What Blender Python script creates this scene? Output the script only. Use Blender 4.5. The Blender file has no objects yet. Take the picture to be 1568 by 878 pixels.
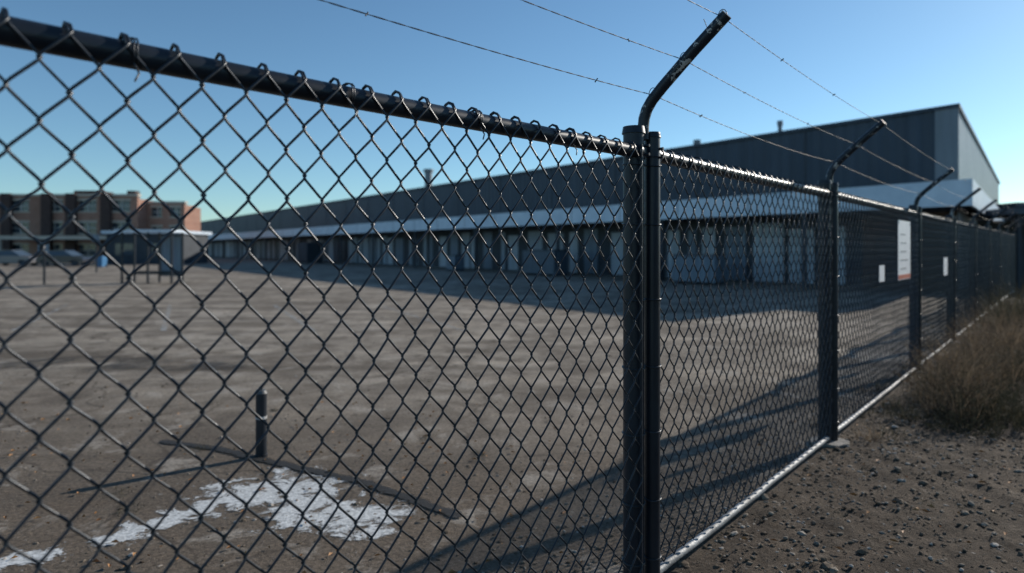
import bpy, math, random
import numpy as np
from mathutils import Vector, noise as mn
R = random.Random(7)
S = bpy.context.scene
COL = S.collection

# ------------------------------------------------------------------ helpers
def empty(name):
    o = bpy.data.objects.new(name, None); COL.objects.link(o); o.empty_display_size = .2
    return o
def mobj(name, verts, faces, mat=None, parent=None, smooth=False):
    me = bpy.data.meshes.new(name); me.from_pydata([tuple(v) for v in verts], [], faces); me.update()
    o = bpy.data.objects.new(name, me); COL.objects.link(o)
    if mat: me.materials.append(mat)
    if parent: o.parent = parent
    if smooth: me.polygons.foreach_set('use_smooth', [True]*len(me.polygons))
    return o
def tubes(name, polys, r, mat, parent=None, res=1, caps=True, radii=None):
    cu = bpy.data.curves.new(name+'_c', 'CURVE'); cu.dimensions = '3D'
    cu.bevel_depth = r; cu.bevel_resolution = res; cu.use_fill_caps = caps
    for k, p in enumerate(polys):
        sp = cu.splines.new('POLY'); sp.points.add(len(p)-1)
        a = np.ones((len(p), 4), dtype=np.float32); a[:, :3] = np.array(p, dtype=np.float32)
        sp.points.foreach_set('co', a.ravel())
        if radii: sp.points.foreach_set('radius', np.array(radii[k], dtype=np.float32))
    tmp = bpy.data.objects.new(name+'_t', cu); COL.objects.link(tmp)
    dg = bpy.context.evaluated_depsgraph_get()
    me = bpy.data.meshes.new_from_object(tmp.evaluated_get(dg)); me.name = name
    bpy.data.objects.remove(tmp); bpy.data.curves.remove(cu)
    o = bpy.data.objects.new(name, me); COL.objects.link(o)
    me.materials.clear(); me.materials.append(mat)
    me.polygons.foreach_set('use_smooth', [True]*len(me.polygons))
    if parent: o.parent = parent
    return o
class MB:
    def __init__(s): s.v=[]; s.f=[]
    def quad(s,a,b,c,d):
        n=len(s.v); s.v += [a,b,c,d]; s.f.append((n,n+1,n+2,n+3))
    def prism(s, pts, z0, z1):
        n=len(s.v); k=len(pts)
        s.v += [(p[0],p[1],z0) for p in pts]+[(p[0],p[1],z1) for p in pts]
        s.f.append(tuple(range(n+k-1,n-1,-1))); s.f.append(tuple(range(n+k,n+2*k)))
        for i in range(k):
            j=(i+1)%k; s.f.append((n+i,n+j,n+k+j,n+k+i))
    def box(s,x0,x1,y0,y1,z0,z1): s.prism([(x0,y0),(x1,y0),(x1,y1),(x0,y1)],z0,z1)
    def cyl(s,x,y,r,z0,z1,n=20,r1=None):
        r1 = r if r1 is None else r1
        b=len(s.v)
        for k in range(n):
            a=2*math.pi*k/n; s.v.append((x+r*math.cos(a),y+r*math.sin(a),z0))
        for k in range(n):
            a=2*math.pi*k/n; s.v.append((x+r1*math.cos(a),y+r1*math.sin(a),z1))
        for k in range(n):
            j=(k+1)%n; s.f.append((b+k,b+j,b+n+j,b+n+k))
        s.f.append(tuple(b+n+k for k in range(n))); s.f.append(tuple(b+k for k in range(n-1,-1,-1)))
    def obj(s,name,mat,parent=None,smooth=False): return mobj(name,s.v,s.f,mat,parent,smooth)

def newmat(name):
    m=bpy.data.materials.new(name); m.use_nodes=True
    nt=m.node_tree; b=nt.nodes['Principled BSDF']
    return m,nt,b
def ramp(nt, fac, stops):
    n=nt.nodes.new('ShaderNodeValToRGB'); e=n.color_ramp.elements
    while len(e)<len(stops): e.new(.5)
    for k,(p,c) in enumerate(stops):
        e[k].position=p; e[k].color=(*c,1) if len(c)==3 else c
    nt.links.new(fac,n.inputs[0]); return n.outputs[0]
def nz(nt, scale, detail=4, rough=.55, vec=None, dist=0):
    n=nt.nodes.new('ShaderNodeTexNoise'); n.inputs['Scale'].default_value=scale
    n.inputs['Detail'].default_value=detail; n.inputs['Roughness'].default_value=rough
    n.inputs['Distortion'].default_value=dist
    if vec is None:
        t=nt.nodes.new('ShaderNodeTexCoord'); vec=t.outputs['Object']
    nt.links.new(vec,n.inputs['Vector']); return n.outputs['Fac']
def mix(nt,fac,a,b,mode='MIX'):
    n=nt.nodes.new('ShaderNodeMix'); n.data_type='RGBA'; n.blend_type=mode
    for s,v in ((0,fac),(6,a),(7,b)):
        if isinstance(v,(int,float)): n.inputs[s].default_value=v
        elif isinstance(v,tuple): n.inputs[s].default_value=(*v,1)
        else: nt.links.new(v,n.inputs[s])
    return n.outputs[2]
def bump(nt,b,h,strength=.5,dist=.01):
    n=nt.nodes.new('ShaderNodeBump'); n.inputs['Strength'].default_value=strength; n.inputs['Distance'].default_value=dist
    nt.links.new(h,n.inputs['Height']); nt.links.new(n.outputs[0],b.inputs['Normal'])
def simple(name,c1,c2,scale=5,rough=.6,metal=0,bs=.2,bd=.005):
    m,nt,b=newmat(name); f=nz(nt,scale,6)
    nt.links.new(ramp(nt,f,[(.3,c1),(.7,c2)]),b.inputs['Base Color'])
    b.inputs['Roughness'].default_value=rough; b.inputs['Metallic'].default_value=metal
    if bs: bump(nt,b,nz(nt,scale*6,4),bs,bd)
    return m

def paint_mat(name, chip=.66, cs=9):
    m,nt,b=newmat(name)
    f=nz(nt,cs,8,.62,dist=.4); f2=nz(nt,38,6,.7)
    base=ramp(nt,nz(nt,3,5),[(.3,(.009,.013,.020)),(.7,(.018,.025,.036))])
    c=mix(nt,ramp(nt,f,[(chip,(0,0,0)),(chip+.012,(1,1,1))]),base,(.42,.40,.38))
    nt.links.new(c,b.inputs['Base Color'])
    nt.links.new(ramp(nt,f2,[(.3,(.34,.34,.34)),(.7,(.44,.44,.44))]),b.inputs['Roughness'])
    b.inputs['Specular IOR Level'].default_value=.38
    return m
M_post=paint_mat('black_painted_steel',.74); M_arm=paint_mat('chipped_black_paint',.585,22)
M_wire,nt,b=newmat('dark_coated_wire')
nt.links.new(ramp(nt,nz(nt,20,5),[(.3,(.012,.017,.025)),(.75,(.034,.043,.055))]),b.inputs['Base Color']); b.inputs['Roughness'].default_value=.36; b.inputs['Metallic'].default_value=.2
M_galv=simple('weathered_galvanised_steel',(.12,.125,.13),(.34,.355,.37),9,.6,.2,.4,.01)
M_barb=simple('rusty_wire',(.03,.03,.032),(.07,.06,.055),30,.5,.6,0)

# ------------------------------------------------------------------ world & sun
AZ=math.radians(52.7); EL=math.radians(23)
w=bpy.data.worlds.new('World'); S.world=w; w.use_nodes=True
nt=w.node_tree; bg=nt.nodes['Background']; sky=nt.nodes.new('ShaderNodeTexSky')
sky.sky_type='NISHITA'; sky.sun_disc=False; sky.sun_elevation=EL; sky.sun_rotation=AZ
sky.air_density=.85; sky.dust_density=.15; sky.ozone_density=1.4
tint=mix(nt,1.0,sky.outputs[0],(.80,1.06,1.15),'MULTIPLY')
nt.links.new(tint,bg.inputs[0]); bg.inputs[1].default_value=.108
sd=bpy.data.lights.new('sun','SUN'); sd.energy=5.0; sd.angle=math.radians(.5); sd.color=(1,.93,.83)
so=bpy.data.objects.new('sun',sd); COL.objects.link(so)
dirv=Vector((math.sin(AZ)*math.cos(EL),math.cos(AZ)*math.cos(EL),math.sin(EL)))
so.rotation_euler=dirv.to_track_quat('Z','Y').to_euler(); so.location=(20,15,20)

# ------------------------------------------------------------------ camera
cd=bpy.data.cameras.new('camera'); cam=bpy.data.objects.new('camera',cd); COL.objects.link(cam); S.camera=cam
cam.location=(0,0,1.65); cam.rotation_euler=(math.radians(90),0,0)
cd.sensor_width=36; cd.lens=22.96; cd.shift_y=-.0376; cd.clip_end=3000; cd.clip_start=.05
cd.dof.use_dof=True; cd.dof.focus_distance=2.6; cd.dof.aperture_fstop=1.5
S.view_settings.view_transform='Standard'; S.view_settings.look='None'; S.view_settings.exposure=0

# ------------------------------------------------------------------ ground
m,nt,b=newmat('dusty_lot')
big=nz(nt,.22,6,.6,dist=.6); mid=nz(nt,1.7,9,.68,dist=.4); fine=nz(nt,34,8,.78); patch=nz(nt,.65,10,.7,dist=.8)
tc=nt.nodes.new('ShaderNodeTexCoord')
vor=nt.nodes.new('ShaderNodeTexVoronoi'); vor.inputs['Scale'].default_value=46
nt.links.new(tc.outputs['Object'],vor.inputs['Vector'])
c=ramp(nt,big,[(.3,(.18,.152,.122)),(.5,(.27,.235,.192)),(.7,(.36,.32,.27))])
mp=nt.nodes.new('ShaderNodeMapping'); mp.inputs['Rotation'].default_value=(0,0,math.radians(14)); mp.inputs['Scale'].default_value=(.10,.75,1); nt.links.new(tc.outputs['Object'],mp.inputs[0])
c=mix(nt,.95,c,ramp(nt,nz(nt,1.3,8,.65,mp.outputs[0],.5),[(.36,(.50,.48,.46)),(.5,(1,1,1)),(.64,(1.35,1.33,1.3))]),'MULTIPLY')
sx=nt.nodes.new('ShaderNodeSeparateXYZ'); nt.links.new(tc.outputs['Object'],sx.inputs[0])
ma=nt.nodes.new('ShaderNodeMath'); ma.operation='MULTIPLY_ADD'; nt.links.new(patch,ma.inputs[0]); ma.inputs[1].default_value=9; nt.links.new(sx.outputs[1],ma.inputs[2])
mr=nt.nodes.new('ShaderNodeMapRange'); nt.links.new(ma.outputs[0],mr.inputs[0]); mr.inputs[1].default_value=8.4; mr.inputs[2].default_value=13.0; mr.inputs[3].default_value=.85; mr.inputs[4].default_value=0
c=mix(nt,mr.outputs[0],c,(.115,.088,.065))
c=mix(nt,ramp(nt,patch,[(.49,(0,0,0)),(.57,(.6,.6,.6))]),c,(.105,.085,.067))
c=mix(nt,ramp(nt,mid,[(.38,(.75,.75,.75)),(.49,(0,0,0))]),c,(.12,.098,.077))
c=mix(nt,ramp(nt,mid,[(.56,(0,0,0)),(.64,(.65,.65,.65))]),c,(.36,.325,.28))
c=mix(nt,.95,c,ramp(nt,fine,[(.32,(.35,.33,.31)),(.5,(1,1,1)),(.68,(1.65,1.6,1.55))]),'MULTIPLY')
c=mix(nt,ramp(nt,vor.outputs['Distance'],[(.10,(.6,.6,.6)),(.2,(0,0,0))]),c,(.30,.27,.235))
v2=nt.nodes.new('ShaderNodeTexVoronoi'); v2.feature='DISTANCE_TO_EDGE'; v2.inputs['Scale'].default_value=.32
wn=nt.nodes.new('ShaderNodeTexNoise'); wn.inputs['Scale'].default_value=1.1; nt.links.new(tc.outputs['Object'],wn.inputs['Vector'])
wv=mix(nt,1.0,tc.outputs['Object'],wn.outputs[1],'ADD'); nt.links.new(wv,v2.inputs['Vector'])
c=mix(nt,ramp(nt,v2.outputs['Distance'],[(.003,(.55,.55,.55)),(.008,(0,0,0))]),c,(.06,.048,.038))
nt.links.new(c,b.inputs['Base Color']); b.inputs['Roughness'].default_value=.95; b.inputs['Specular IOR Level'].default_value=.2
h=mix(nt,.5,fine,mid); bump(nt,b,h,.7,.035)
G=900
mobj('ground',[(-G,-60,0),(G,-60,0),(G,G,0),(-G,G,0)],[(0,1,2,3)],m)

def mask_sheet(name, caps, z, col, thr_noise=14, margin=.25, step=.03, amp=.9, rough=.8, soft=.3, opac=1, bias=.15):
    xs=[c[0] for c in caps]+[c[2] for c in caps]; ys=[c[1] for c in caps]+[c[3] for c in caps]; rm=max(c[4] for c in caps)+margin
    x0,x1,y0,y1=min(xs)-rm,max(xs)+rm,min(ys)-rm,max(ys)+rm
    nx=max(2,int((x1-x0)/step)); ny=max(2,int((y1-y0)/step)); v=[];mk=[]
    for j in range(ny+1):
        for i in range(nx+1):
            x=x0+(x1-x0)*i/nx; y=y0+(y1-y0)*j/ny; v.append((x,y,z)); best=-9
            for (ax,ay,bx,by,r) in caps:
                dx,dy=bx-ax,by-ay; L=dx*dx+dy*dy+1e-9; t=max(0,min(1,((x-ax)*dx+(y-ay)*dy)/L))
                d=math.hypot(x-ax-t*dx,y-ay-t*dy); best=max(best,1-d/r)
            mk.append(max(-1.5,best))
    f=[(j*(nx+1)+i,j*(nx+1)+i+1,(j+1)*(nx+1)+i+1,(j+1)*(nx+1)+i) for j in range(ny) for i in range(nx)
       if max(mk[j*(nx+1)+i],mk[(j+1)*(nx+1)+i+1],mk[j*(nx+1)+i+1])>-1.2]
    m,nt,b=newmat(name+'_surface')
    o=mobj(name,v,f,m); a=o.data.attributes.new('mask','FLOAT','POINT'); a.data.foreach_set('value',mk)
    at=nt.nodes.new('ShaderNodeAttribute'); at.attribute_name='mask'
    n=nz(nt,thr_noise,10,.72,dist=.5); s=nt.nodes.new('ShaderNodeMath'); s.operation='MULTIPLY_ADD'
    nt.links.new(n,s.inputs[0]); s.inputs[1].default_value=amp*4; nt.links.new(at.outputs['Fac'],s.inputs[2])
    mr=nt.nodes.new('ShaderNodeMapRange'); nt.links.new(s.outputs[0],mr.inputs[0])
    mr.inputs[1].default_value=amp*2+bias; mr.inputs[2].default_value=amp*2+bias+soft; mr.inputs[4].default_value=opac
    tr=nt.nodes.new('ShaderNodeBsdfTransparent'); mx=nt.nodes.new('ShaderNodeMixShader')
    nt.links.new(mr.outputs[0],mx.inputs[0]); nt.links.new(tr.outputs[0],mx.inputs[1]); nt.links.new(b.outputs[0],mx.inputs[2])
    nt.links.new(mx.outputs[0],nt.nodes['Material Output'].inputs[0])
    cc=ramp(nt,nz(nt,30,6,.7),[(.35,tuple(k*.5 for k in col)),(.6,col)])
    nt.links.new(cc,b.inputs['Base Color']); b.inputs['Roughness'].default_value=rough
    bump(nt,b,nz(nt,60,4),.5,.01)
    return o
mask_sheet('chipped_white_paint_marking',[(-2.25,3.72,-1.9,4.22,.12),(-1.80,4.36,-1.45,4.48,.28),(-1.45,4.35,-1.25,4.15,.17),(-1.28,4.10,-.90,4.0,.25),(-2.75,3.42,-2.5,3.50,.10)],.004,(.66,.67,.66),6,amp=1.7,soft=.5,bias=-.05)
mask_sheet('painted_shadow_line',[(-2.95,5.55,-2.4,5.35,.06),(-2.4,5.35,-1.95,5.08,.06),(-1.95,5.08,-1.03,4.58,.06),(-1.03,4.58,-.34,4.02,.06)],.008,(.018,.017,.016),16,amp=.6)  # thin cast shadow painted on the lot as a dark flat sheet
mask_sheet('oil_stain',[(-7.2,9.2,-6.6,9.3,.6),(-5.6,9.4,-5.2,9.0,.6),(-4.3,9.3,-4.1,9.0,.55),(-9,7.2,-8,7.3,.5)],.012,(.07,.06,.05),1.6,step=.1,margin=1,amp=1.6,soft=1.5,opac=.8)
mk=MB()
for k in range(7):
    x=-19+k*3.0; mk.quad((x,13.0,.004),(x+.12,13.0,.004),(x-3.0+.12,19,.004),(x-3.0,19,.004))
mk.quad((-24,7.40,.004),(-6.2,7.9,.004),(-6.2,8.0,.004),(-24,7.5,.004))
m,nt,b=newmat('worn_line_paint'); f=nz(nt,3.5,9,.75)
tr=nt.nodes.new('ShaderNodeBsdfTransparent'); mx=nt.nodes.new('ShaderNodeMixShader')
nt.links.new(ramp(nt,f,[(.42,(0,0,0)),(.62,(.75,.75,.75))]),mx.inputs[0]); nt.links.new(tr.outputs[0],mx.inputs[1]); nt.links.new(b.outputs[0],mx.inputs[2])
nt.links.new(mx.outputs[0],nt.nodes['Material Output'].inputs[0]); b.inputs['Base Color'].default_value=(.5,.49,.46,1)
mk.obj('parking_bay_lines',m)

# ------------------------------------------------------------------ fence
P1=Vector((.62,3.083)); U1=Vector((.6895,.7243)); U2=Vector((.648,.762)).normalized()
N=Vector((.762,-.648)).normalized()
H=2.10
def fpt(s,z,n=0.0):
    q=P1+(U1 if s<0 else U2)*s
    nn=N if s>=0 else Vector((U1.y,-U1.x))
    q=q+nn*n; return (q.x,q.y,z)
fence=empty('chain_link_fence')
posts_s=[-3.3,0,3.16,7.3,10.8,14.2,17.6,21.0,24.5,28.0]
GAP=.075
def mesh_section(sa,sb,rw,detail,name):
    W=.108; Hh=.132; ztop=H+.012; zbot=.07
    nw=int((sb-sa)/(W/2)); hw=(sb-sa)/nw
    polys=[]; nper=int((ztop-zbot)/Hh)
    ov=rw*.9; a=rw*1.15; off=.037
    for i in range(nw):
        xl=sa+i*hw; xr=xl+hw; even=(i%2==0)
        pts=[]
        jx=R.uniform(-.002,.002)
        for k in range(nper*2+1):
            z=ztop-k*Hh/2
            right = (k%2==0) == even
            x=(xr+ov if right else xl-ov)+jx
            sgn=1 if right else -1
            nf = right
            if detail:
                e=.010; ez=e*Hh/(2*hw)
                if k>0: pts.append((x-sgn*e,z+ez,(a if not nf else -a)))
                pts.append((x,z,0))
                if k<nper*2: pts.append((x-sgn*e,z-ez,(a if nf else -a)))
            else:
                pts.append((x,z,0))
        sg=1 if even else -1
        x0=pts[0][0]-sg*.002; pk=R.uniform(-.001,.004)
        # wire carried tight over the rail and tucked behind it
        top=[(x0-sg*.004,H-.010,-.073),(x0-sg*.003,H+.014,-.067),(x0-sg*.001,H+.031+pk,-.048),(x0,H+.037+pk,-.032),(x0+sg*.001,H+.029+pk,-.012)]
        pts=top+pts
        out=[]
        for (x,z,y) in pts:
            dn=.010*mn.noise(Vector((x*1.3,z*1.3,3.1)))+.004*mn.noise(Vector((x*6,z*6,1)))
            dx=.008*mn.noise(Vector((x*2.1,z*2.1,9.1)))+.004*mn.noise(Vector((x*9,z*9,9.1))); dz=.012*mn.noise(Vector((x*1.7,z*1.2,17.1)))+.004*mn.noise(Vector((x*8,z*9,4.1)))
            fade=min(1,max(0,(ztop-z)/.3))
            if x>0 and sa<0: x=min(x,-.001)
            out.append(fpt(x+dx*fade,z+dz*fade,off+y+dn*fade))
        polys.append(out)
    tubes(name,polys,rw,M_wire,fence,res=1 if detail else 0,caps=False)
for k in range(len(posts_s)-1):
    sa=posts_s[k]+GAP; sb=posts_s[k+1]-GAP
    mesh_section(sa,sb,.0037,k<3,'chain_link_mesh_%d'%k)

pm=MB(); cap=MB(); arms=[]; bands=[]; bars=[]; foot=MB()
arm_w=[[],[],[]]
for k,s in enumerate(posts_s):
    base=Vector(fpt(s,0)[:2])
    a=base+Vector((-.049,-.018)); bb=base+Vector((.049,.032))
    pm.cyl(a.x,a.y,.049,0,H+.105,32); pm.cyl(bb.x,bb.y,.037,0,H+.09,28)
    cap.cyl(a.x,a.y,.0555,H+.085,H+.118,32,.050); cap.cyl(bb.x,bb.y,.042,H+.075,H+.10,28,.037)
    ring=[(base.x+ (.15+.04*mn.noise(Vector((t*2,k,0))))*math.cos(t)*1.1, base.y+(.13+.05*mn.noise(Vector((t*2,k,5))))*math.sin(t)) for t in np.linspace(0,2*math.pi,17)[:-1]]
    foot.prism(ring,-.05,.030)
    Z0=H+.10
    prof=[(0,Z0-.04),(0,Z0+.02),(.004,Z0+.06),(.018,Z0+.10),(.045,Z0+.14),(.10,Z0+.195),(.25,Z0+.33),(.405,H+.56)]
    arms.append([(base.x+N.x*l,base.y+N.y*l,z) for l,z in prof])
    for q,(l,z) in enumerate([(.385,H+.552),(.205,Z0+.30),(.050,Z0+.165)]):
        arm_w[q].append((base.x+N.x*l,base.y+N.y*l,z))
    hs=[H,H-.06,1.75,1.42,1.1,.78,.46,.18]
    for z in hs:
        z+=R.uniform(-.015,.015)
        for (c,r) in ((a,.0515),(bb,.0395)):
            bands.append([(c.x+r*math.cos(t),c.y+r*math.sin(t),z+.004*math.sin(t)) for t in np.linspace(0,2*math.pi,25)])
    for sg in (-1,1):
        if (k==0 and sg<0) or (k==len(posts_s)-1 and sg>0): continue
        q=s+sg*(GAP-.004)
        bars.append([fpt(q,.07,.034),fpt(q,H+.03,.034)])
pm.obj('posts',M_post,fence,True); cap.obj('post_caps',M_post,fence,True)
foot.obj('concrete_footings',simple('rough_concrete',(.18,.17,.155),(.34,.32,.30),14,.9,0,.8,.02),fence)
for o in (bpy.data.objects['posts'],bpy.data.objects['post_caps']):
    mo=o.modifiers.new('e','EDGE_SPLIT'); mo.split_angle=math.radians(40)
tubes('barbed_wire_arms',arms,.027,M_arm,fence,res=4)
tubes('tension_bands',bands,.004,M_wire,fence,res=1)
tubes('tension_bars',bars,.0055,M_post,fence,res=1)
col=[];rails=[];brails=[];ties=[];bolts=[]
for k in range(len(posts_s)-1):
    sa,sb=posts_s[k],posts_s[k+1]
    n=14; rails.append([fpt(sa+.03+(sb-sa-.06)*t/n, H-.006*math.sin(math.pi*t/n)) for t in range(n+1)])
    n=30
    if sa>=0: brails.append([fpt(sa+.05+(sb-sa-.1)*t/n, .068+.012*mn.noise(Vector((sa+t*.2,0,0))),.008*mn.noise(Vector((sa+t*.2,4,0)))) for t in range(n+1)])
    else: brails.append([fpt(sa+.05,.075),fpt(sb-.05,.075)])
    for q in (sa+.075,sb-.085): col.append([fpt(q,H),fpt(q+.035,H)])
    for q in (sa+.062,sb-.062):
        for z in (H-.02,H+.02): bolts.append([fpt(q,z,.045),fpt(q,z,.072)])
    t=sa+.45
    while t<sb-.2:
        for dt in (0,.007):
            ties.append([fpt(t+dt+.003*math.sin(3*a),H+.034*math.cos(a),.036*math.sin(a)+.002) for a in np.linspace(0,2*math.pi,15)])
        ties.append([fpt(t,H-.03,.03),fpt(t+.006,H-.055,.046),fpt(t-.004,H-.075,.05)])
        t+=R.uniform(.5,1.0)
tubes('top_rail',rails,.031,M_post,fence,res=5); tubes('rail_collars',col,.0375,M_post,fence,res=4); tubes('bolts',bolts,.007,M_post,fence,res=1)
tubes('bottom_rail',brails,.021,M_galv,fence,res=3); tubes('tie_wires',ties,.0024,M_wire,fence,res=1)
st=[];barbs=[]
for q in range(3):
    for k in range(len(posts_s)-1):
        A=Vector(arm_w[q][k]);B=Vector(arm_w[q][k+1]); L=(B-A).length; n=int(L/.05)
        sag=(.02,.022,.03)[q] if k else .03
        def pt(t): 
            p=A.lerp(B,t); p.z-=4*sag*t*(1-t); return p
        if k<3:
            for ph in (0,math.pi):
                nn=int(L/.02); st.append([tuple(pt(t/nn)+Vector((N.x*.0013*math.cos(t*.9+ph),N.y*.0013*math.cos(t*.9+ph),.0013*math.sin(t*.9+ph)))) for t in range(nn+1)])
        else: st.append([tuple(pt(t/20)) for t in range(21)])
        if k<4:
            d=R.uniform(.3,.9)
            while d<L-.1:
                c=pt(d/L)
                for g in range(2):
                    v=Vector((R.uniform(-1,1),R.uniform(-1,1),R.uniform(-1,1))).normalized()*.010
                    barbs.append([tuple(c-v),tuple(c+v)])
                barbs.append([tuple(c-Vector((U2.x,U2.y,0))*.006),tuple(c+Vector((U2.x,U2.y,0))*.006)])
                d+=R.uniform(.8,1.5)
tubes('barbed_wire_strands',st,.0012,M_barb,fence,res=0); tubes('barbs',barbs,.0018,M_barb,fence,res=0)
tubes('arm_wire_ties',[[ (arm_w[q][k][0]+N.x*.03*math.cos(a)*.7, arm_w[q][k][1]+N.y*.03*math.cos(a)*.7, arm_w[q][k][2]+.034*math.sin(a)) for a in np.linspace(0,6.283,13)] for k in range(4) for q in range(3)]
 +[[(arm_w[0][1][0]-N.x*.04,arm_w[0][1][1]-N.y*.04,arm_w[0][1][2]-.02),(arm_w[0][1][0]-N.x*.07,arm_w[0][1][1]-N.y*.07,arm_w[0][1][2]-.03),(arm_w[0][1][0]-N.x*.085,arm_w[0][1][1]-N.y*.085,arm_w[0][1][2]+.01)]],.0018,M_barb,fence,res=1)

# ------------------------------------------------------------------ signs on the fence
def sign(name,s0,s1,z0,z1,red=True):
    root=empty(name); off=.056
    def slab(nm,a,b,c,d,o,t,mat):
        n=MB(); p=[fpt(a,0,o),fpt(b,0,o),fpt(b,0,o+t),fpt(a,0,o+t)]; n.prism([(q[0],q[1]) for q in p],c,d); return n.obj(nm,mat,root)
    slab('panel',s0,s1,z0,z1,off,.004,M_white)
    if red:
        slab('red_band',s0+.005,s1-.005,z0+.008,z0+.060,off+.004,.002,M_red)
        for r in range(5):
            z=z0+.12+r*.10
            slab('text_line_%d'%r,s0+.14,s1-.14-R.uniform(0,.2),z,z+.018,off+.004,.002,M_dark)
        for (a,z) in ((s0+.03,z1-.03),(s1-.03,z1-.03)): slab('fixing',a-.012,a+.012,z-.012,z+.012,off+.004,.003,M_dark)
    return root
M_white=simple('white_sheet_metal',(.74,.75,.76),(.86,.86,.86),8,.5)
M_red=simple('red_paint',(.45,.09,.04),(.55,.13,.07),8,.5)
M_dark=simple('grey_lettering',(.35,.35,.36),(.42,.42,.43),8,.5)
sign('warning_sign',5.75,6.50,1.28,1.97)
sign('notice_paper',4.78,5.02,1.30,1.47,False)
sign('notice_paper',9.35,9.75,1.22,1.50,False)

# ------------------------------------------------------------------ verge: soil & gravel
m,nt,b=newmat('dark_soil_gravel')
f1=nz(nt,2.2,7,.65); f2=nz(nt,40,8,.75); f3=nz(nt,7,6,.7)
c=ramp(nt,f1,[(.3,(.048,.038,.030)),(.6,(.105,.083,.064)),(.8,(.16,.13,.10))])
c=mix(nt,ramp(nt,f3,[(.55,(0,0,0)),(.68,(.6,.6,.6))]),c,(.19,.16,.13))
c=mix(nt,.95,c,ramp(nt,f2,[(.3,(.35,.33,.31)),(.5,(1,1,1)),(.7,(1.8,1.75,1.7))]),'MULTIPLY')
nt.links.new(c,b.inputs['Base Color']); b.inputs['Roughness'].default_value=.95; b.inputs['Specular IOR Level'].default_value=.15
bump(nt,b,f2,.9,.03)
v=[];f=[]
sl=np.concatenate([np.arange(-3.4,9,.045),np.arange(9,45,.5)]); nl=np.concatenate([np.arange(-.10,2.6,.045),np.arange(2.6,14,.6)])
def vz(x,y,n): return max(.004,.014+.024*mn.noise(Vector((x*1.5,y*1.5,0)))+.022*mn.noise(Vector((x*6,y*6,2)))+.014*mn.noise(Vector((x*19,y*19,5))))*min(1,max(.25,(n+.10)/.25))
for s in sl:
    for n_ in nl:
        p=fpt(s,0,n_+(.05*mn.noise(Vector((s*2,0,0))) if n_<0 else 0)); v.append((p[0],p[1],vz(p[0],p[1],n_)))
nn=len(nl)
for i in range(len(sl)-1):
    for j in range(nn-1):
        f.append((i*nn+j,i*nn+j+1,(i+1)*nn+j+1,(i+1)*nn+j)[::-1])
mobj('dirt_verge',v,f,m,None,True)
def stones(name,pts,mat):
    ph=(1+5**.5)/2
    iv=[(-1,ph,0),(1,ph,0),(-1,-ph,0),(1,-ph,0),(0,-1,ph),(0,1,ph),(0,-1,-ph),(0,1,-ph),(ph,0,-1),(ph,0,1),(-ph,0,-1),(-ph,0,1)]
    iff=[(0,11,5),(0,5,1),(0,1,7),(0,7,10),(0,10,11),(1,5,9),(5,11,4),(11,10,2),(10,7,6),(7,1,8),(3,9,4),(3,4,2),(3,2,6),(3,6,8),(3,8,9),(4,9,5),(2,4,11),(6,2,10),(8,6,7),(9,8,1)]
    V=[];F=[]
    for (x,y,z,r) in pts:
        n=len(V); sx,sy,sz=R.uniform(.7,1.3),R.uniform(.6,1.1),R.uniform(.35,.7); a=R.uniform(0,6.3); ca,sa=math.cos(a),math.sin(a)
        for q in iv:
            k=r/1.9*R.uniform(.75,1.25); X,Y,Z=q[0]*sx*k,q[1]*sy*k,q[2]*sz*k
            V.append((x+X*ca-Y*sa,y+X*sa+Y*ca,z+Z+r*.1))
        F+=[tuple(i+n for i in t) for t in iff]
    return mobj(name,V,F,mat)
m,nt,b=newmat('stone_mix')
gi=nt.nodes.new('ShaderNodeNewGeometry')
sc=ramp(nt,gi.outputs['Random Per Island'],[(0,(.07,.055,.042)),(.5,(.16,.13,.10)),(.85,(.28,.245,.205)),(1,(.45,.42,.38))])
sc=mix(nt,.8,sc,ramp(nt,nz(nt,60,6,.7),[(.3,(.5,.5,.5)),(.6,(1.15,1.12,1.1))]),'MULTIPLY')
nt.links.new(sc,b.inputs['Base Color']); b.inputs['Roughness'].default_value=.95; b.inputs['Specular IOR Level'].default_value=.15
bump(nt,b,nz(nt,120,4),.6,.003)
pts=[]
for _ in range(13000):
    s=R.uniform(-1.5,9); n_=abs(R.gauss(0,1.2))
    if n_>3: continue
    p=fpt(s,0,n_); r=.004+.015*R.random()**3
    if R.random()<.014: r=R.uniform(.018,.038)
    pts.append((p[0],p[1],vz(p[0],p[1],n_),r))
stones('verge_gravel',pts,m)
pts=[]
for _ in range(6500):
    d=2.6+R.random()**1.6*9; x=R.uniform(-.85,.75)*d; p=Vector((x,d))-P1
    if p.dot(N)>-.08: continue
    cl_=mn.noise(Vector((x*.8,d*.8,0)))
    if R.random()>.45+cl_: continue
    r=.003+.014*R.random()**3
    if R.random()<.01: r=R.uniform(.015,.03)
    pts.append((x,d,0,r))
for _ in range(3500):
    s=R.uniform(-2,8); n_=-.05-abs(R.gauss(0,.5)); p=fpt(s,0,n_); pts.append((p[0],p[1],0,.004+.013*R.random()**3))
stones('lot_pebbles',pts,m)
m=simple('dry_leaf',(.24,.10,.03),(.38,.2,.07),6,.7,0,0)
lb=MB()
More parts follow.
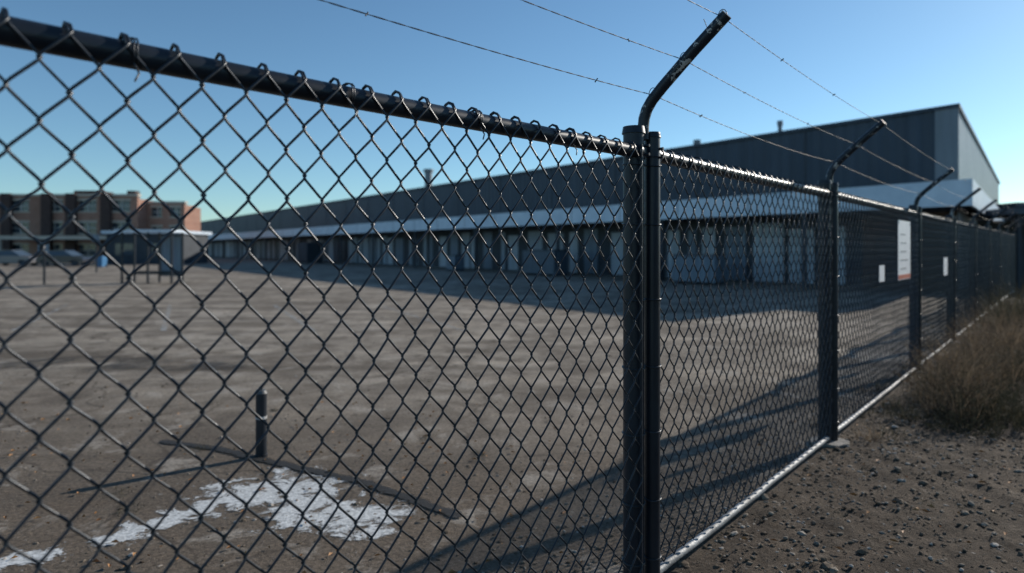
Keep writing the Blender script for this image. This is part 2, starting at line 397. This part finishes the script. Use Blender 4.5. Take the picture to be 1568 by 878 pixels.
for _ in range(420):
    if R.random()<.6:
        d=R.uniform(2.9,7); x=R.uniform(-.8,.1)*d
    else:
        q=fpt(R.uniform(-1,7),0,R.uniform(-.6,1.4)); x,d=q[0],q[1]
    z=.035
    if (Vector((x,d))-P1).dot(N)<0 : z=.010
    a=R.uniform(0,6.3); L=R.uniform(.010,.028); wd=L*.45; ca,sa=math.cos(a),math.sin(a)
    t=lambda u,v_,h:(x+u*ca-v_*sa,d+u*sa+v_*ca,z+h)
    n=len(lb.v); lb.v+=[t(-L,0,.002),t(0,-wd,R.uniform(.004,.015)),t(L,0,.003),t(0,wd,R.uniform(.004,.018)),t(0,0,0)]
    lb.f+=[(n,n+1,n+4),(n+1,n+2,n+4),(n+2,n+3,n+4),(n+3,n,n+4)]
lb.obj('fallen_leaves',m)

# ------------------------------------------------------------------ grasses
def grassmat(name,c1,c2):
    m,nt,b=newmat(name); gi=nt.nodes.new('ShaderNodeNewGeometry')
    cr=ramp(nt,gi.outputs['Random Per Island'],[(0,c1),(1,c2)])
    nt.links.new(cr,b.inputs['Base Color']); b.inputs['Roughness'].default_value=.8
    tl=nt.nodes.new('ShaderNodeBsdfTranslucent'); mx=nt.nodes.new('ShaderNodeMixShader'); mx.inputs[0].default_value=.3
    nt.links.new(cr,tl.inputs[0])
    nt.links.new(b.outputs[0],mx.inputs[1]); nt.links.new(tl.outputs[0],mx.inputs[2]); nt.links.new(mx.outputs[0],nt.nodes['Material Output'].inputs[0])
    return m
M_straw=grassmat('straw_blades',(.07,.055,.038),(.27,.20,.135)); M_weed=grassmat('weed_blades',(.03,.032,.02),(.11,.095,.06))
def grass(name,cx,cy,rad,hgt,n,mat,seed=True,wd=.004,root=None,lean=.5):
    g=MB()
    for _ in range(n):
        a=R.uniform(0,6.3); rr=rad*R.random()**.7; x=cx+rr*math.cos(a); y=cy+rr*math.sin(a)
        hh=hgt*R.uniform(.2,1)*(1-.45*rr/rad)*R.uniform(.7,1); la=a+R.uniform(-1.3,1.3); ln=hh*R.uniform(.1,lean)
        ww=wd*R.uniform(.5,1.3); pa=R.uniform(0,6.3); px,py=math.cos(pa)*ww,math.sin(pa)*ww
        K=4; kx,ky=R.uniform(-.04,.04),R.uniform(-.04,.04)
        for k in range(K+1):
            t=k/K; o=(x+math.cos(la)*ln*t*t+kx*math.sin(t*5),y+math.sin(la)*ln*t*t+ky*math.sin(t*4),hh*t*(1-.12*t)); q=1-t*.85
            g.v+=[(o[0]-px*q,o[1]-py*q,o[2]),(o[0]+px*q,o[1]+py*q,o[2])]
            if k: m_=len(g.v); g.f.append((m_-4,m_-3,m_-1,m_-2))
        if seed and R.random()<.45:
            for _k in range(9):
                t=R.uniform(.72,1.02); zz=hh*t*(1-.12*t)
                sx=x+math.cos(la)*ln*t*t+R.uniform(-.02,.02); sy=y+math.sin(la)*ln*t*t+R.uniform(-.02,.02)
                n0=len(g.v); g.v+=[(sx-.006,sy,zz),(sx+.006,sy+.004,zz+.004),(sx+R.uniform(-.01,.01),sy,zz+.028)]; g.f.append((n0,n0+1,n0+2))
    return g.obj(name,mat,root)
for (x,y,r,h_,n,mt) in [(4.22,6.25,.30,.74,200,M_straw),(4.55,6.75,.36,1.0,330,M_straw),(5.0,7.3,.36,1.1,380,M_straw),(4.05,5.85,.30,.30,200,M_weed),(4.85,6.2,.45,.42,340,M_weed),(4.5,6.2,.45,.55,360,M_weed),(4.7,6.9,.45,.7,300,M_weed),
    (5.6,7.9,.5,1.1,480,M_straw),(7.2,9.7,.6,1.15,500,M_straw),(8.6,11.3,.7,1.2,500,M_straw),(10.6,13.9,.9,1.3,600,M_weed),(12.6,16.2,1.1,1.5,600,M_weed),(6.4,8.4,.6,.6,400,M_weed),(5.6,7.0,.5,.5,300,M_weed),(6.6,7.9,.7,.7,400,M_weed)]:
    grass('dry_grass_clump' if mt is M_straw else 'weed_clump',x,y,r,h_,n,mt,True,.004 if y<8 else .006,None,.7)
gw=empty('weeds_along_fence')
for _ in range(60):
    s=R.uniform(3.0,24); q=fpt(s,0,R.uniform(-.25,.45)); grass('tuft',q[0],q[1],R.uniform(.08,.2),R.uniform(.10,.36),60,R.choice([M_straw,M_weed]),False,.004,gw)
for _ in range(40):
    q=fpt(R.uniform(.5,6),0,R.uniform(.3,2.0)); grass('tuft',q[0],q[1],R.uniform(.04,.12),R.uniform(.03,.10),26,M_weed,False,.003,gw,.9)
for _ in range(26):
    d=R.uniform(4,12); x=R.uniform(-.7,.0)*d; grass('tuft',x,d,R.uniform(.04,.14),R.uniform(.03,.09),30,M_weed,False,.003,gw)

# ------------------------------------------------------------------ hedge added out of view to shade the verge
def foliage(name,fn,n,size,mat):
    g=MB()
    for _ in range(n):
        x,y,z=fn(); a=Vector((R.uniform(-1,1),R.uniform(-1,1),R.uniform(-.6,1))).normalized(); t=a.orthogonal().normalized(); u=a.cross(t); s_=size*R.uniform(.5,1.3)
        c=Vector((x,y,z)); g.quad(tuple(c-t*s_),tuple(c-u*s_*.5),tuple(c+t*s_),tuple(c+u*s_*.5))
    return g.obj(name,mat)
M_leaf=grassmat('dark_leaves',(.02,.03,.014),(.07,.085,.035))
cl=[]
for k in range(64):
    s=R.uniform(-3,24); near=s<5
    cl.append((s,R.uniform(2.2,3.6) if near else R.uniform(3.0,4.2),R.uniform(.4,2.7) if near else R.uniform(.4,2.0),R.uniform(.35,.65)))
def hf():
    s,n_,z,r=R.choice(cl); v_=Vector((R.gauss(0,1),R.gauss(0,1),R.gauss(0,1))).normalized()*r*R.random()**.4
    p=fpt(s,0,n_+v_.x); return (p[0]+v_.y*.6,p[1]+v_.y*.76,max(.05,z+v_.z))
foliage('unseen_shade_hedge',hf,15000,.07,M_leaf)

# ------------------------------------------------------------------ bollard
bo=empty('bollard'); g=MB(); X,Y=-1.985,5.17
g.cyl(X,Y,.042,0,.50,24); g.cyl(X,Y,.047,0,.02,24); g.obj('steel_tube',M_post,bo)
g=MB(); g.cyl(X,Y,.047,.50,.525,24,.035); g.cyl(X,Y,.012,.525,.55,10); g.obj('cap',simple('dull_cap',(.05,.055,.06),(.10,.105,.11),25,.5),bo)
g=MB(); g.cyl(X,Y,.0435,.30,.322,24); g.obj('reflective_band',simple('worn_reflective',(.04,.04,.04),(.8,.8,.8),40,.5),bo)

# ------------------------------------------------------------------ warehouse
C=Vector((16.9,24.8)); uu=Vector((-.592,.806)); vv=Vector((.624,.781))
def wp(u,v_): q=C+uu*u+vv*v_; return (q.x,q.y)
def metal(name,c1,c2,axis,scale,rough=.45):
    m,nt,b=newmat(name); tc=nt.nodes.new('ShaderNodeTexCoord'); dp=nt.nodes.new('ShaderNodeVectorMath'); dp.operation='DOT_PRODUCT'
    nt.links.new(tc.outputs['Object'],dp.inputs[0]); dp.inputs[1].default_value=(axis.x,axis.y,0)
    s=nt.nodes.new('ShaderNodeMath'); s.operation='MULTIPLY'; nt.links.new(dp.outputs['Value'],s.inputs[0]); s.inputs[1].default_value=scale
    sn=nt.nodes.new('ShaderNodeMath'); sn.operation='SINE'; nt.links.new(s.outputs[0],sn.inputs[0])
    f=nz(nt,.35,6,.6); c=ramp(nt,f,[(.3,c1),(.7,c2)])
    mp=nt.nodes.new('ShaderNodeMapping'); mp.inputs['Scale'].default_value=(1.2,1.2,.08); nt.links.new(tc.outputs['Object'],mp.inputs[0])
    st_=nz(nt,2.2,5,.6,mp.outputs[0]); c=mix(nt,.6,c,ramp(nt,st_,[(.35,(.7,.7,.7)),(.65,(1.15,1.15,1.15))]),'MULTIPLY')
    nt.links.new(c,b.inputs['Base Color']); b.inputs['Roughness'].default_value=rough; b.inputs['Metallic'].default_value=.1
    bump(nt,b,sn.outputs[0],.6,.04); return m
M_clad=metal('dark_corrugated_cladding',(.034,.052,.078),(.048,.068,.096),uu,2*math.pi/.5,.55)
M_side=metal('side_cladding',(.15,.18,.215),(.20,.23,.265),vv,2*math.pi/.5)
M_fascia=simple('pale_fascia',(.50,.59,.69),(.66,.74,.83),1.5,.5,0,.05)
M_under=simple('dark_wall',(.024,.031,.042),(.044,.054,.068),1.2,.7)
M_door=[metal('roller_door_%d'%k,c,tuple(q*1.2 for q in c),uu,2*math.pi/.22) for k,c in enumerate([(.26,.31,.37),(.13,.175,.23),(.07,.10,.135),(.34,.39,.45)])]
M_wallb=simple('brown_brick_wall',(.07,.05,.045),(.12,.085,.07),2,.9)
wh=empty('warehouse'); LEN=160; DEP=38; TOP=6.98
def sk(name,u0,u1,v0,v1,z0,z1,mat,root=wh):
    g=MB(); g.prism([wp(u0,v0),wp(u0,v1),wp(u1,v1),wp(u1,v0)],z0,z1); return g.obj(name,mat,root)
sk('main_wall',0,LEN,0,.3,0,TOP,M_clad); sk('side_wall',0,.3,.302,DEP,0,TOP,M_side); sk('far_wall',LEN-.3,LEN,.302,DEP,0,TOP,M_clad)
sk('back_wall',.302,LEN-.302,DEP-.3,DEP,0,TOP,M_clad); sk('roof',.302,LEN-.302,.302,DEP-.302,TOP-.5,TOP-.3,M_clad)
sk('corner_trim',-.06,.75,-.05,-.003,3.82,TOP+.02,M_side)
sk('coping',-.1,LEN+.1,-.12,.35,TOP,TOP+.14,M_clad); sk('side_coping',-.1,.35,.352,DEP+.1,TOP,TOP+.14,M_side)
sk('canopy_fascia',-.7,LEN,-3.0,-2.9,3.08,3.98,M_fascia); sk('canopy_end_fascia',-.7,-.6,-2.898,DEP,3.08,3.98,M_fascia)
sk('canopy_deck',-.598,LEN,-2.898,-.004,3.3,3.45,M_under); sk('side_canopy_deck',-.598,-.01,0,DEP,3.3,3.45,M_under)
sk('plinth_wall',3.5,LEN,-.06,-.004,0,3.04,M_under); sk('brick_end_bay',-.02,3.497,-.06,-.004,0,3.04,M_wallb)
u=4.2;k=0
while u<LEN-6:
    wdt=R.choice([.5,.8,1.2,1.6]); mt=R.choice(M_door+[M_door[0],M_door[3]])
    sk('bay_panel_%d'%k,u,u+wdt,-.12,-.063,.05,2.75+R.uniform(-.25,.15),mt)
    if k%5==0: sk('canopy_column_%d'%k,u+wdt+.2,u+wdt+.4,-2.8,-2.62,0,3.298,M_under)
    u+=wdt+R.choice([.25,.4,.6,1.2]);k+=1
for k in range(1,26): sk('panel_joint_%d'%k,k*6.0,k*6.0+.07,-.03,-.003,4.0,TOP-.01,M_under)
for k in range(1,40): sk('fascia_joint_%d'%k,k*3.9,k*3.9+.05,-3.006,-3.0,3.09,3.97,M_side)
for (u,v_,wd,hh) in [(45.5,3,.75,2.1),(14,4,.32,.9),(8.6,4,.22,1.2)]:
    g=MB(); q=wp(u,v_); g.cyl(q[0],q[1],wd*.5,TOP-.3,TOP+hh,16); g.cyl(q[0],q[1],wd*.68,TOP+hh,TOP+hh+.25,16); g.obj('roof_vent',M_side,wh)
for (u,v_,wd,dp_,hh,mt) in [(9,-4.2,2.4,1.2,1.3,M_door[1]),(13,-4.0,1.6,1.2,1.0,M_under),(20,-4.2,3,1.4,1.5,M_door[2]),(31,-4.2,1.2,1.0,1.1,M_door[1]),(60,-5,3,2,2.2,M_under)]:
    r_=empty('storage_crate'); g=MB(); g.prism([wp(u,v_),wp(u,v_+dp_),wp(u+wd,v_+dp_),wp(u+wd,v_)],.12,hh); g.obj('body',mt,r_)
    g=MB()
    for t in (0.02,.45,.9): g.prism([wp(u+t*wd,v_+.02),wp(u+t*wd,v_+dp_-.02),wp(u+t*wd+.1,v_+dp_-.02),wp(u+t*wd+.1,v_+.02)],0,.119)
    g.prism([wp(u-.04,v_-.04),wp(u-.04,v_+dp_+.04),wp(u+wd+.04,v_+dp_+.04),wp(u+wd+.04,v_-.04)],hh,hh+.05); g.obj('pallet_and_lid',M_under,r_)

# ------------------------------------------------------------------ brick building
m,nt,b=newmat('brick'); br=nt.nodes.new('ShaderNodeTexBrick'); br.inputs['Scale'].default_value=2.2
br.inputs['Color1'].default_value=(.29,.14,.095,1); br.inputs['Color2'].default_value=(.38,.20,.14,1); br.inputs['Mortar'].default_value=(.36,.31,.27,1)
mp=nt.nodes.new('ShaderNodeMapping'); mp.inputs['Rotation'].default_value=(math.radians(90),0,0); tc=nt.nodes.new('ShaderNodeTexCoord')
nt.links.new(tc.outputs['Object'],mp.inputs[0]); nt.links.new(mp.outputs[0],br.inputs['Vector'])
c=mix(nt,.7,br.outputs[0],ramp(nt,nz(nt,.3,5),[(.3,(.75,.72,.7)),(.7,(1.15,1.1,1.1))]),'MULTIPLY'); nt.links.new(c,b.inputs['Base Color']); b.inputs['Roughness'].default_value=.9
M_brick=m
M_brickd=simple('dark_brick',(.05,.032,.03),(.08,.05,.042),2,.9)
M_stone=simple('pale_stone',(.44,.39,.33),(.54,.49,.42),1,.8)
M_glass,nt,b=newmat('window_glass'); b.inputs['Base Color'].default_value=(.06,.08,.10,1); b.inputs['Roughness'].default_value=.08
M_frame=simple('window_frame',(.5,.5,.48),(.6,.6,.58),2,.6)
def brick_block(root,x0,x1,y,dep,h_,nb,rows,tag):
    bw=(x1-x0)/nb; g=MB(); gg=MB(); fr=MB(); stn=MB(); rh=h_/rows
    g.box(x0,x1,y+.45,y+dep,0,h_-.3)
    for k in range(nb):
        a=x0+k*bw; wl=a+bw*.22; wr=a+bw*.78
        g.box(a,wl,y,y+.448,0,h_); g.box(wr,a+bw,y,y+.448,0,h_)
        for r in range(rows):
            z0=r*rh; s0=z0+rh*.32; s1=z0+rh*.80
            g.box(wl+.002,wr-.002,y+.01,y+.446,z0,s0); g.box(wl+.002,wr-.002,y+.01,y+.446,s1,z0+rh-.002)
            gg.quad((wl,y+.30,s0),(wr,y+.30,s0),(wr,y+.30,s1),(wl,y+.30,s1))
            mid_=(wl+wr)/2; fr.box(mid_-.05,mid_+.05,y+.22,y+.295,s0,s1); fr.box(wl,wr,y+.2,y+.294,(s0+s1)/2-.04,(s0+s1)/2+.04)
            stn.box(wl-.1,wr+.1,y-.08,y-.003,s0-.15,s0); stn.box(wl-.1,wr+.1,y-.05,y-.003,s1,s1+.22)
    stn.box(x0-.15,x1+.15,y-.2,y+.5,h_,h_+.25)
    g.obj('walls_'+tag,M_brick,root); gg.obj('windows_'+tag,M_glass,root); fr.obj('frames_'+tag,M_frame,root); stn.obj('stone_trim_'+tag,M_stone,root)
bb_=empty('brick_building')
brick_block(bb_,-74,-43,75,14,7.6,8,3,'main'); brick_block(bb_,-42.99,-38.6,77,4,6.9,2,3,'wing')
g=MB()
for x in (-58.4,-53.8,-51.0,-47.0,-63,-68): g.box(x,x+1.1,74.5,74.98,0,7.9)
g.obj('dark_piers',M_brickd,bb_)
g=MB(); g.box(-57,-44,72,74.4,2.6,3.0); g.box(-56.8,-56.5,72.1,72.4,0,2.6); g.box(-44.5,-44.2,72.1,72.4,0,2.6); g.obj('porch',M_stone,bb_)
g=MB(); g.box(-53,-50,79,82,7.4,8.6); g.box(-46,-45,78,79,7.4,8.5); g.obj('roof_plant',M_brickd,bb_)
def lowb(name,x0,x1,y0,y1,h_,mat,rmat):
    r_=empty(name); g=MB(); g.box(x0,x1,y0,y1,0,h_); g.obj('walls',mat,r_)
    g=MB(); g.box(x0-.3,x1+.3,y0-.4,y1+.3,h_,h_+.3); g.obj('roof_slab',rmat,r_)
    g=MB(); n=max(2,int((x1-x0)/3))
    for k in range(n):
        a=x0+(k+.25)*(x1-x0)/n; g.box(a,a+(x1-x0)/n*.5,y0-.06,y0-.003,.9,2.1)
    g.obj('windows',M_glass,r_)
lowb('outbuilding',-41,-33.5,66,72,3.1,M_under,M_fascia)
lowb('storage_shed',34,52,44,56,4.4,M_under,M_clad)
lowb('garage_block',24.5,33,31,36,2.4,M_under,M_clad)
cp=empty('carport'); g=MB(); g.box(20.0,30,26,30,3.0,3.25); g.obj('roof',M_clad,cp)
g=MB()
for x in (20.3,25,29.6):
    for y in (26.2,29.7): g.box(x,x+.15,y,y+.15,0,3.0)
g.box(20.2,29.8,29.86,29.9,0,2.9); g.obj('frame',M_under,cp)

sh=empty('bus_shelter'); g=MB(); g.box(-18.3,-15.6,30.0,31.4,2.38,2.50); g.obj('roof',M_fascia,sh)
g=MB()
for x in (-18.1,-16.9,-15.8):
    for y in (30.2,31.2): g.box(x,x+.08,y,y+.08,0,2.38)
g.box(-18.0,-15.8,31.1,31.15,.45,.55); g.box(-17.9,-15.9,30.8,31.18,.42,.449); g.obj('frame',M_post,sh)
g=MB(); g.box(-16.8,-15.82,31.25,31.27,.3,2.2); g.obj('back_panel',M_door[1],sh)
for (x,y,hh) in [(-21.2,29.6,1.9),(-28,44,2.6)]:
    p_=empty('sign_post'); g=MB(); g.cyl(x,y,.05,0,hh,10); g.obj('pole',M_post,p_); g=MB(); g.box(x-.25,x+.25,y-.055,y-.052,hh-.5,hh-.05); g.obj('plate',M_door[1],p_)
wb=empty('wheelie_bin'); g=MB(); x,y=-34.6,55
g.v=[(x-.26,y-.3,.08),(x+.26,y-.3,.08),(x+.26,y+.3,.08),(x-.26,y+.3,.08),(x-.32,y-.38,1.0),(x+.32,y-.38,1.0),(x+.32,y+.38,1.0),(x-.32,y+.38,1.0)]
g.f=[(3,2,1,0),(0,1,5,4),(1,2,6,5),(2,3,7,6),(3,0,4,7),(4,5,6,7)]; g.obj('bin_body',simple('blue_plastic',(.03,.14,.3),(.04,.17,.34),3,.5),wb)
g=MB(); g.box(x-.34,x+.34,y-.42,y+.42,1.002,1.06); g.obj('lid',M_post,wb)
g=MB(); g.box(x-.36,x-.28,y+.2,y+.44,0,.24); g.box(x+.28,x+.36,y+.2,y+.44,0,.24); g.obj('wheels',M_under,wb)
def car(x,y,colr):
    r_=empty('parked_car'); mt,nt,b=newmat('car_paint'); b.inputs['Base Color'].default_value=(*colr,1); b.inputs['Roughness'].default_value=.25; b.inputs['Coat Weight'].default_value=.5
    def ext(prof,w0,w1,mat,name):
        g=MB(); n=len(prof); g.v=[(x+px,y-w0/2 if pz<.95 else y-w1/2,pz) for px,pz in prof]+[(x+px,y+w0/2 if pz<.95 else y+w1/2,pz) for px,pz in prof]
        g.f=[tuple(range(n)),tuple(range(2*n-1,n-1,-1))]+[(i,i+n,(i+1)%n+n,(i+1)%n) for i in range(n)]; return g.obj(name,mat,r_)
    ext([(-2.1,.35),(-2.15,.7),(-1.9,.92),(-1.0,.94),(1.0,.94),(2.0,.8),(2.15,.6),(2.1,.3),(1.75,.28),(1.6,.55),(1.1,.55),(.95,.28),(-.95,.28),(-1.1,.55),(-1.6,.55),(-1.75,.28)],1.75,1.7,mt,'body')
    ext([(-1.7,.942),(-1.2,1.38),(.3,1.42),(1.15,.942)],1.6,1.35,M_glass,'windows')
    ext([(-1.18,1.385),(-1.1,1.43),(.25,1.46),(.32,1.425)],1.4,1.36,mt,'roof')
    g=MB()
    for wx in (-1.35,1.35):
        for wy in (-.8,.62):
            b0=len(g.v); 
            for s_ in (0,.2):
                for k in range(16): g.v.append((x+wx+.32*math.cos(k*math.pi/8),y+wy+s_,.32+.32*math.sin(k*math.pi/8)))
            for k in range(16): j=(k+1)%16; g.f.append((b0+k,b0+j,b0+16+j,b0+16+k))
            g.f.append(tuple(b0+k for k in range(15,-1,-1))); g.f.append(tuple(b0+16+k for k in range(16)))
    g.obj('wheels',M_under,r_)
car(-41,60,(.03,.035,.045)); car(-46.5,61,(.18,.18,.19)); car(-52,62,(.08,.02,.02)); car(-57.5,62,(.06,.07,.08))
cl=[(R.uniform(-260,-60),R.uniform(180,230),R.uniform(1,6),R.uniform(3,5)) for _ in range(90)]+[(R.uniform(60,260),R.uniform(120,200),R.uniform(1,6),R.uniform(3,5)) for _ in range(70)]
def tf():
    x,y,z,r=R.choice(cl); v_=Vector((R.gauss(0,1),R.gauss(0,1),R.gauss(0,1))).normalized()*r*R.random()**.4; return (x+v_.x,y+v_.y,max(.3,z+v_.z))
foliage('distant_tree_line',tf,9000,.9,M_leaf)
